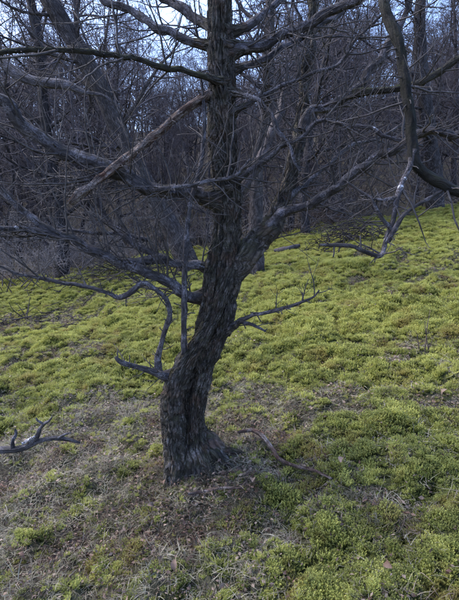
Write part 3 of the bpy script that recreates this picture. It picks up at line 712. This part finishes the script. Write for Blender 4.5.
# the mass of the wood: copies of a few bare trees and shrubs
rng = np.random.default_rng(2024); spots = []
TG = 'bare trees crowding the wood behind the slope'; TLAB = 'thin bare grey tree lost among its like in the tangled wood behind'
SG = 'leafless shrubs in the undergrowth of the wood'; SLAB = 'leafless grey-brown shrub in the tangled undergrowth of the wood behind'
def scatter(n, ylo, yhi, mind, used):
    out = []; tries = 0
    while len(out) < n and tries < n * 60:
        tries += 1
        dy = ylo + (yhi - ylo) * rng.random() ** 1.25; w = (12 + dy) * .58 + 1.5; x = rng.uniform(-w, w); y = float(wood_edge(x)) + dy
        if all((x - u) ** 2 + (y - v_) ** 2 > mind ** 2 for u, v_ in used): used.append((x, y)); out.append((x, y))
    return out
for k, (x, y) in enumerate(scatter(245, .7, 56, .9, spots)):
    low_ = .64 if (-.19 < x / y < .11 or .34 < x / y < .48) else 1.0        # the wood is younger there: the sky opens lower down
    put('bare_tree', PROTO[k % 5], ('trunk', 'crown'), x, y, rng.uniform(.75, 1.15) * low_, rng.uniform(0, 6.28), TLAB, 'tree', TG, (rng.normal() * .07, rng.normal() * .07))
used = []
for k, (x, y) in enumerate(scatter(150, -.15, 34, .7, used)):
    put('leafless_shrub', SHRUB[k % 4], ('stems', 'twigs'), x, y, rng.uniform(.7, 1.25), rng.uniform(0, 6.28), SLAB, 'shrub', SG)

for k, (px, D_) in enumerate([(5, 9.6), (35, 10.2), (75, 10.4), (105, 10.8), (20, 11.2), (140, 10.9), (60, 9.8), (360, 12.8), (215, 11.4), (290, 12.0)]):
    x = (px - 229.5) / F * D_
    put('leafless_shrub', PALE, ('stems', 'twigs'), x, D_, rng.uniform(.7, 1.1), rng.uniform(0, 6.28), 'pale arching leafless shrub at the front of the thicket', 'shrub', 'pale arching shrubs in front of the thicket')

# ------------------------------------------------------------------ moss and dry grass on the slope (uncountable)
def leaf_shape(p, d, up, L, w):
    s_ = np.cross(d, up); s_ /= np.linalg.norm(s_) + 1e-9
    return [p, p + d * L * .5 + s_ * w * .5 + up * L * .12, p + d * L, p + d * L * .5 - s_ * w * .5 + up * L * .12]
def moss_proto(seed, shoots, height):
    r = np.random.default_rng(seed); V, Q, tip = [], [], []
    for k in range(shoots):
        az = k * 2.4 + r.uniform(-.3, .3); q_ = math.sqrt((k + .5) / shoots); out = .020 * q_
        b_ = np.array([math.cos(az) * out * .5, math.sin(az) * out * .5, -.008])
        d = np.array([math.cos(az) * .75 * q_, math.sin(az) * .75 * q_, 1]) + r.normal(size=3) * .12; d /= np.linalg.norm(d)
        L = height * (1 - .28 * q_ * q_) * r.uniform(.75, 1.15); nl_ = 12
        for j in range(nl_):
            u = ((j + .7) / nl_) ** .7; p = b_ + d * L * u
            la = j * 2.4 + r.uniform(-.4, .4); ld = np.array([math.cos(la), math.sin(la), 0]) * (1.05 - .55 * u) + d * (.25 + .5 * u); ld /= np.linalg.norm(ld)
            ll = .0092 * (1.15 - .45 * u) * r.uniform(.8, 1.25)
            n0 = len(V); V += leaf_shape(p, ld, np.array([0, 0, 1.]), ll, ll * .6); Q.append([n0, n0 + 1, n0 + 2, n0 + 3]); tip += [u ** 3] * 4
    me = mesh_from('moss_sprig', np.array(V), np.array(Q), M['moss'], smooth=False)
    a_ = me.attributes.new('tip', 'FLOAT', 'POINT'); a_.data.foreach_set('value', np.array(tip, np.float32)); return me
def grass_proto(seed, blades, height, flat):
    r = np.random.default_rng(seed); V, Q = [], []
    for k in range(blades):
        az = r.uniform(0, 6.28); b_ = np.array([r.normal() * .03, r.normal() * .03, -.004]); d = np.array([math.cos(az) * flat, math.sin(az) * flat, r.uniform(.25, 1)]); d /= np.linalg.norm(d)
        L = height * r.uniform(.5, 1.2); w = r.uniform(.0007, .0018); s_ = np.cross(d, [0, 0, 1]); s_ /= np.linalg.norm(s_) + 1e-9
        p = b_; n0 = len(V)
        for j in range(5):
            u = j / 4; V += [p - s_ * w * (1 - .8 * u), p + s_ * w * (1 - .8 * u)]
            p = p + d * L / 4; d = d + np.array([0, 0, -.38]) + r.normal(size=3) * .12; d /= np.linalg.norm(d)
            if p[2] < .002: p[2] = .002 + r.random() * .006
        for j in range(4): Q.append([n0 + 2 * j, n0 + 2 * j + 1, n0 + 2 * j + 3, n0 + 2 * j + 2])
    me = mesh_from('grass_tuft', np.array(V), np.array(Q), M['grass'], smooth=False); return me

def scatter_stuff(name, label, cat, protos, pts, scl, rot, idx, tone=None):
    if tone is None: tone = np.zeros(len(pts))
    me = bpy.data.meshes.new(name); me.vertices.add(len(pts)); me.vertices.foreach_set('co', np.ascontiguousarray(pts, np.float32).ravel())
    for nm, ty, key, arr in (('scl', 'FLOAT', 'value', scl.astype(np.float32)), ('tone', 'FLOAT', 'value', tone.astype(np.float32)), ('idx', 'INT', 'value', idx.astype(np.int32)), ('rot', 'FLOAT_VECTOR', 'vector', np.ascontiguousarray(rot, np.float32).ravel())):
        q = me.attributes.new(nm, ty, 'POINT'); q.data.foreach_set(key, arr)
    o = mesh_obj(name, me); tag(o, label, cat, kind='stuff')
    ng = bpy.data.node_groups.new(name + '_scatter', 'GeometryNodeTree')
    ng.interface.new_socket('Geometry', in_out='INPUT', socket_type='NodeSocketGeometry'); ng.interface.new_socket('Geometry', in_out='OUTPUT', socket_type='NodeSocketGeometry')
    gi = ng.nodes.new('NodeGroupInput'); go = ng.nodes.new('NodeGroupOutput'); ins = ng.nodes.new('GeometryNodeInstanceOnPoints'); jn = ng.nodes.new('GeometryNodeJoinGeometry')
    for me_ in reversed(protos):
        po = bpy.data.objects.new(me_.name, me_); oi = ng.nodes.new('GeometryNodeObjectInfo'); oi.inputs['Object'].default_value = po
        gt = ng.nodes.new('GeometryNodeGeometryToInstance'); ng.links.new(oi.outputs['Geometry'], gt.inputs[0]); ng.links.new(gt.outputs[0], jn.inputs[0])
    def attr(nm, ty):
        n_ = ng.nodes.new('GeometryNodeInputNamedAttribute'); n_.data_type = ty; n_.inputs['Name'].default_value = nm; return n_.outputs['Attribute']
    ng.links.new(gi.outputs[0], ins.inputs['Points']); ng.links.new(jn.outputs[0], ins.inputs['Instance']); ins.inputs['Pick Instance'].default_value = True
    ng.links.new(attr('idx', 'INT'), ins.inputs['Instance Index']); ng.links.new(attr('rot', 'FLOAT_VECTOR'), ins.inputs['Rotation']); ng.links.new(attr('scl', 'FLOAT'), ins.inputs['Scale'])
    ng.links.new(ins.outputs[0], go.inputs[0])
    md = o.modifiers.new('scatter', 'NODES'); md.node_group = ng
    return o

def candidates(n, seed, ymax, power):
    r = np.random.default_rng(seed); y = .35 + (ymax - .35) * r.random(n) ** power; x = (r.random(n) * 2 - 1) * (.62 * y + 1.1); return r, x, y
# acceptance keeps the density about even up close and thinner far away
r, x, y = candidates(330000, 5, 15.2, .85)
m = moss_mask(x, y); c1, c2 = cushions(x, y)
keep = (r.random(len(x)) < np.clip((m + .06) * 1.35, .30, 1) * (1 - .3 * c1 ** 4) * (1 - .3 * c2 ** 4)) & (y < wood_edge(x) + .4) & ((x - TREE_X) ** 2 + (y - TREE_Y) ** 2 > .03)
x, y, m, c1 = x[keep], y[keep], m[keep], c1[keep]; n = len(x)
pts = np.stack([x, y, H(x, y)], 1)
scl = r.uniform(.7, 1.3, n) * (.62 + .45 * m) * (.80 + .2 * np.clip((y - 1.6) / 2.5, 0, 1) + .035 * np.clip(y - 2, 0, 12)) * (1.1 + .25 * vnoise(x * 2.2, y * 2.2, s=91)) * (1.08 - .28 * c1)
rot = np.stack([r.normal(0, .2, n), r.normal(0, .2, n), r.uniform(0, 6.28, n)], 1)
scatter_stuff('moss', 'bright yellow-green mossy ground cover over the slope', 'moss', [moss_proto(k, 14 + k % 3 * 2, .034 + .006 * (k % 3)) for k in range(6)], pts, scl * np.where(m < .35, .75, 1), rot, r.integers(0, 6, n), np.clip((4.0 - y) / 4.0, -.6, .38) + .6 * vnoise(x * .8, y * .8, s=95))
r, x, y = candidates(90000, 6, 14.5, .9)
m = moss_mask(x, y); keep = (r.random(len(x)) < np.clip(1.2 - m * 1.0, .12, 1) * np.where(y > 6, .5, 1)) & (y < wood_edge(x) + .3)
x, y = x[keep], y[keep]; n = len(x)
pts = np.stack([x, y, H(x, y)], 1)
rot = np.stack([r.normal(0, .25, n), r.normal(0, .25, n), r.uniform(0, 6.28, n)], 1)
scatter_stuff('dry_grass', 'matted grey-brown dead grass round the trunk foot', 'grass', [grass_proto(50 + k, 14, .055 + .014 * (k % 4), 1.2) for k in range(6)], pts, r.uniform(.6, 1.3, n), rot, r.integers(0, 6, n), r.uniform(-.5, 1.0, n))
# crumbled leaf litter in the gaps
def litter_proto(seed):
    r = np.random.default_rng(seed); V, Q = [], []
    for k in range(12):
        p = np.array([r.normal() * .035, r.normal() * .035, r.uniform(0, .012)]); d = rdir(r); d[2] *= .4; d /= np.linalg.norm(d); ll = r.uniform(.008, .024)
        n0 = len(V); up_ = np.cross(d, rdir(r)); up_[2] = abs(up_[2]); V += leaf_shape(p, d, up_, ll, ll * r.uniform(.25, .7)); Q.append([n0, n0 + 1, n0 + 2, n0 + 3])
    return mesh_from('litter_bits', np.array(V), np.array(Q), M['litter'], smooth=False)
M['litter'] = leaf_mat('leaf_litter', (.050, .032, .023), (.120, .076, .054), (.21, .155, .115), (.125, .060, .040), .8, .1)
r, x, y = candidates(80000, 8, 13.5, .9)
m = moss_mask(x, y); gl = G(165, 512); red_ = np.exp(-((x - gl[0]) / .42) ** 2 - ((y - gl[1]) / .22) ** 2)
keep = (r.random(len(x)) < np.clip(.5 - m * .5, .08, .5) + red_) & (y < wood_edge(x) + .8)
x, y = x[keep], y[keep]; n = len(x)
scatter_stuff('leaf_litter', 'crumbled brown leaf litter in the bare gaps of the moss', 'litter', [litter_proto(k) for k in range(5)], np.stack([x, y, H(x, y) + .006], 1), r.uniform(.6, 1.4, n), np.stack([r.normal(0, .2, n), r.normal(0, .2, n), r.uniform(0, 6.28, n)], 1), r.integers(0, 5, n))

# ------------------------------------------------------------------ sticks, logs and leaves lying about
def stick(name, label, cat, pix, mat, lift=.012, ntw=4, tl=.12, seed=0, rough=.18, group=None, heights=None):
    rows = []
    for i, (px, py, w) in enumerate(pix):
        g_ = G(px, py); rr = .5 * w * float(np.dot(g_ - CAM, FWD)) / F
        rows.append([g_[0], g_[1], float(H(g_[0], g_[1])) + rr * .6 + lift + (heights[i] if heights else 0), rr])
    q = catmull(np.array(rows), max(16, 7 * len(pix))); b_ = q[0, :3].copy()
    T = Tubes(); T.add(q[:, :3], q[:, 3], 12, rough=rough, seed=seed)
    if ntw: grow_twigs(T, q[:, :3], q[:, 3], np.random.default_rng(seed), ntw, tl, .004, spurs=False)
    o = mesh_obj(name, T.mesh(name, M[mat], b_), loc=b_); return tag(o, label, cat, group)
stick('fallen_branch', 'crooked red-brown branch on the moss right of the trunk foot', 'branch', [(238, 441, 3), (252, 440, 3.8), (263, 446, 4.2), (272, 459, 4.2), (280, 470, 4.2), (295, 476, 3.5), (313, 481, 3), (331, 489, 2)], 'dead', .05, 3, .1, 3)
stick('fallen_branch', 'thin stick lying in the litter in front of the trunk foot', 'stick', [(188, 503, 3), (205, 500, 3), (222, 498, 3), (243, 497, 2)], 'dead', .04, 2, .1, 4)
stick('pale_log', 'pale barkless log fallen on the far moss right of the fork', 'log', [(275, 254, 4), (287, 252, 4.5), (299, 249, 3.5)], 'pale', .05, 0, seed=8)
# small upright twig tripod on the right
g_ = G(424, 352); T = Tubes()
for (dx, h_, lean) in ((0, .30, .02), (.05, .24, -.14), (-.04, .17, -.06), (.02, .12, .12)):
    q = wiggle(g_ + np.array([dx, 0, -.02]), (lean, .03, h_ * 2), h_ * 1.3, 7, np.random.default_rng(int(h_ * 100)), .14); T.add(q, np.linspace(.006, .002, 7), 6)
tag(mesh_obj('dead_sprig', T.mesh('dead_sprig', M['dead'], g_), loc=g_), 'dead forked sprig standing in the moss near the right border', 'twig')

# heaps of brushwood and dead fern on the far moss
def heap(label, px, py, sx, sy, hgt, n_, mat, seed, name='brush_heap'):
    g_ = G(px, py); r = np.random.default_rng(seed); T = Tubes()
    for k in range(n_):
        x_ = g_[0] + r.normal() * sx; y_ = g_[1] + r.normal() * sy; z_ = float(H(x_, y_)) + .02 + r.random() * hgt * math.exp(-((x_ - g_[0]) / sx) ** 2 * .4)
        d = rdir(r); d[2] *= .35; q = wiggle(np.array([x_, y_, z_]), d, r.uniform(.2, .7), 6, r, .3, -.04); T.add(q, np.linspace(.010, .003, 6) * r.uniform(.5, 1.3), 4)
    tag(mesh_obj(name, T.mesh(name, M[mat], g_), loc=g_), label, 'brushwood', kind='stuff')
heap('dark heap of brushwood on the far moss below the drooping bough', 348, 243, .42, .3, .5, 260, 'back', 1)
heap('low red-brown heap of dead stems at the wood edge right of the fork', 318, 225, .45, .3, .38, 190, 'dead', 2)
heap('grey tangle of twigs on the bare patch near the left border', 30, 322, .5, .3, .06, 60, 'back', 3)
heap('grey scatter of twigs at the wood edge left of the trunk', 120, 283, .8, .4, .35, 140, 'back', 4)

# dead leaves one can pick out in the foreground
LEAF = [(113, 521, .06, 'upright tan dead leaf in the bare litter below the trunk'), (163, 493, .05, 'dead leaf leaning at the left of the trunk foot'), (343, 470, .06, 'dark red-brown dead leaf right of the crooked fallen branch'),
        (57, 456, .045, 'pale dead leaf below the grey forked tip at the left border'), (252, 490, .05, 'grey curled leaf right of the thin stick'), (445, 400, .06, 'tan dead leaf near the right border'),
        (390, 575, .05, 'pale dead leaf low in the moss at the right'), (20, 570, .05, 'dark dead leaf in the bottom left corner'), (175, 577, .045, 'dull leaf low in the bottom litter below the trunk'),
        (92, 447, .04, 'red-brown dead leaf just right of the grey forked tip'), (365, 512, .04, 'ochre leaf in the moss below the red-brown leaf'), (150, 514, .04, 'small tan dead leaf in the litter below the trunk')]
for k, (px, py, s_, lab) in enumerate(LEAF):
    g_ = G(px, py); r = np.random.default_rng(900 + k); n_ = 9; V, Q = [], []
    for j in range(n_):
        u = j / (n_ - 1); w = s_ * .33 * math.sin(math.pi * min(1, u * .93 + .05)) ** .8 * (1 + .25 * math.sin(u * 26))
        mid = np.array([(u - .5) * s_, 0, .012 * math.sin(u * 3) + .004]); c_ = .5 + .3 * r.random()
        V += [mid + [0, -w, w * c_], mid, mid + [0, w, w * c_]]
    for j in range(n_ - 1): Q += [[3 * j, 3 * j + 3, 3 * j + 4, 3 * j + 1], [3 * j + 1, 3 * j + 4, 3 * j + 5, 3 * j + 2]]
    o = mesh_obj('dead_leaf', mesh_from('dead_leaf', np.array(V), np.array(Q), M['leaf'])); o.location = (g_[0], g_[1], float(H(g_[0], g_[1])) + .045)
    o.rotation_euler = (r.normal() * .5, r.normal() * .5, r.uniform(0, 6.28)); tag(o, lab, 'leaf', 'dead leaves lying in the foreground')
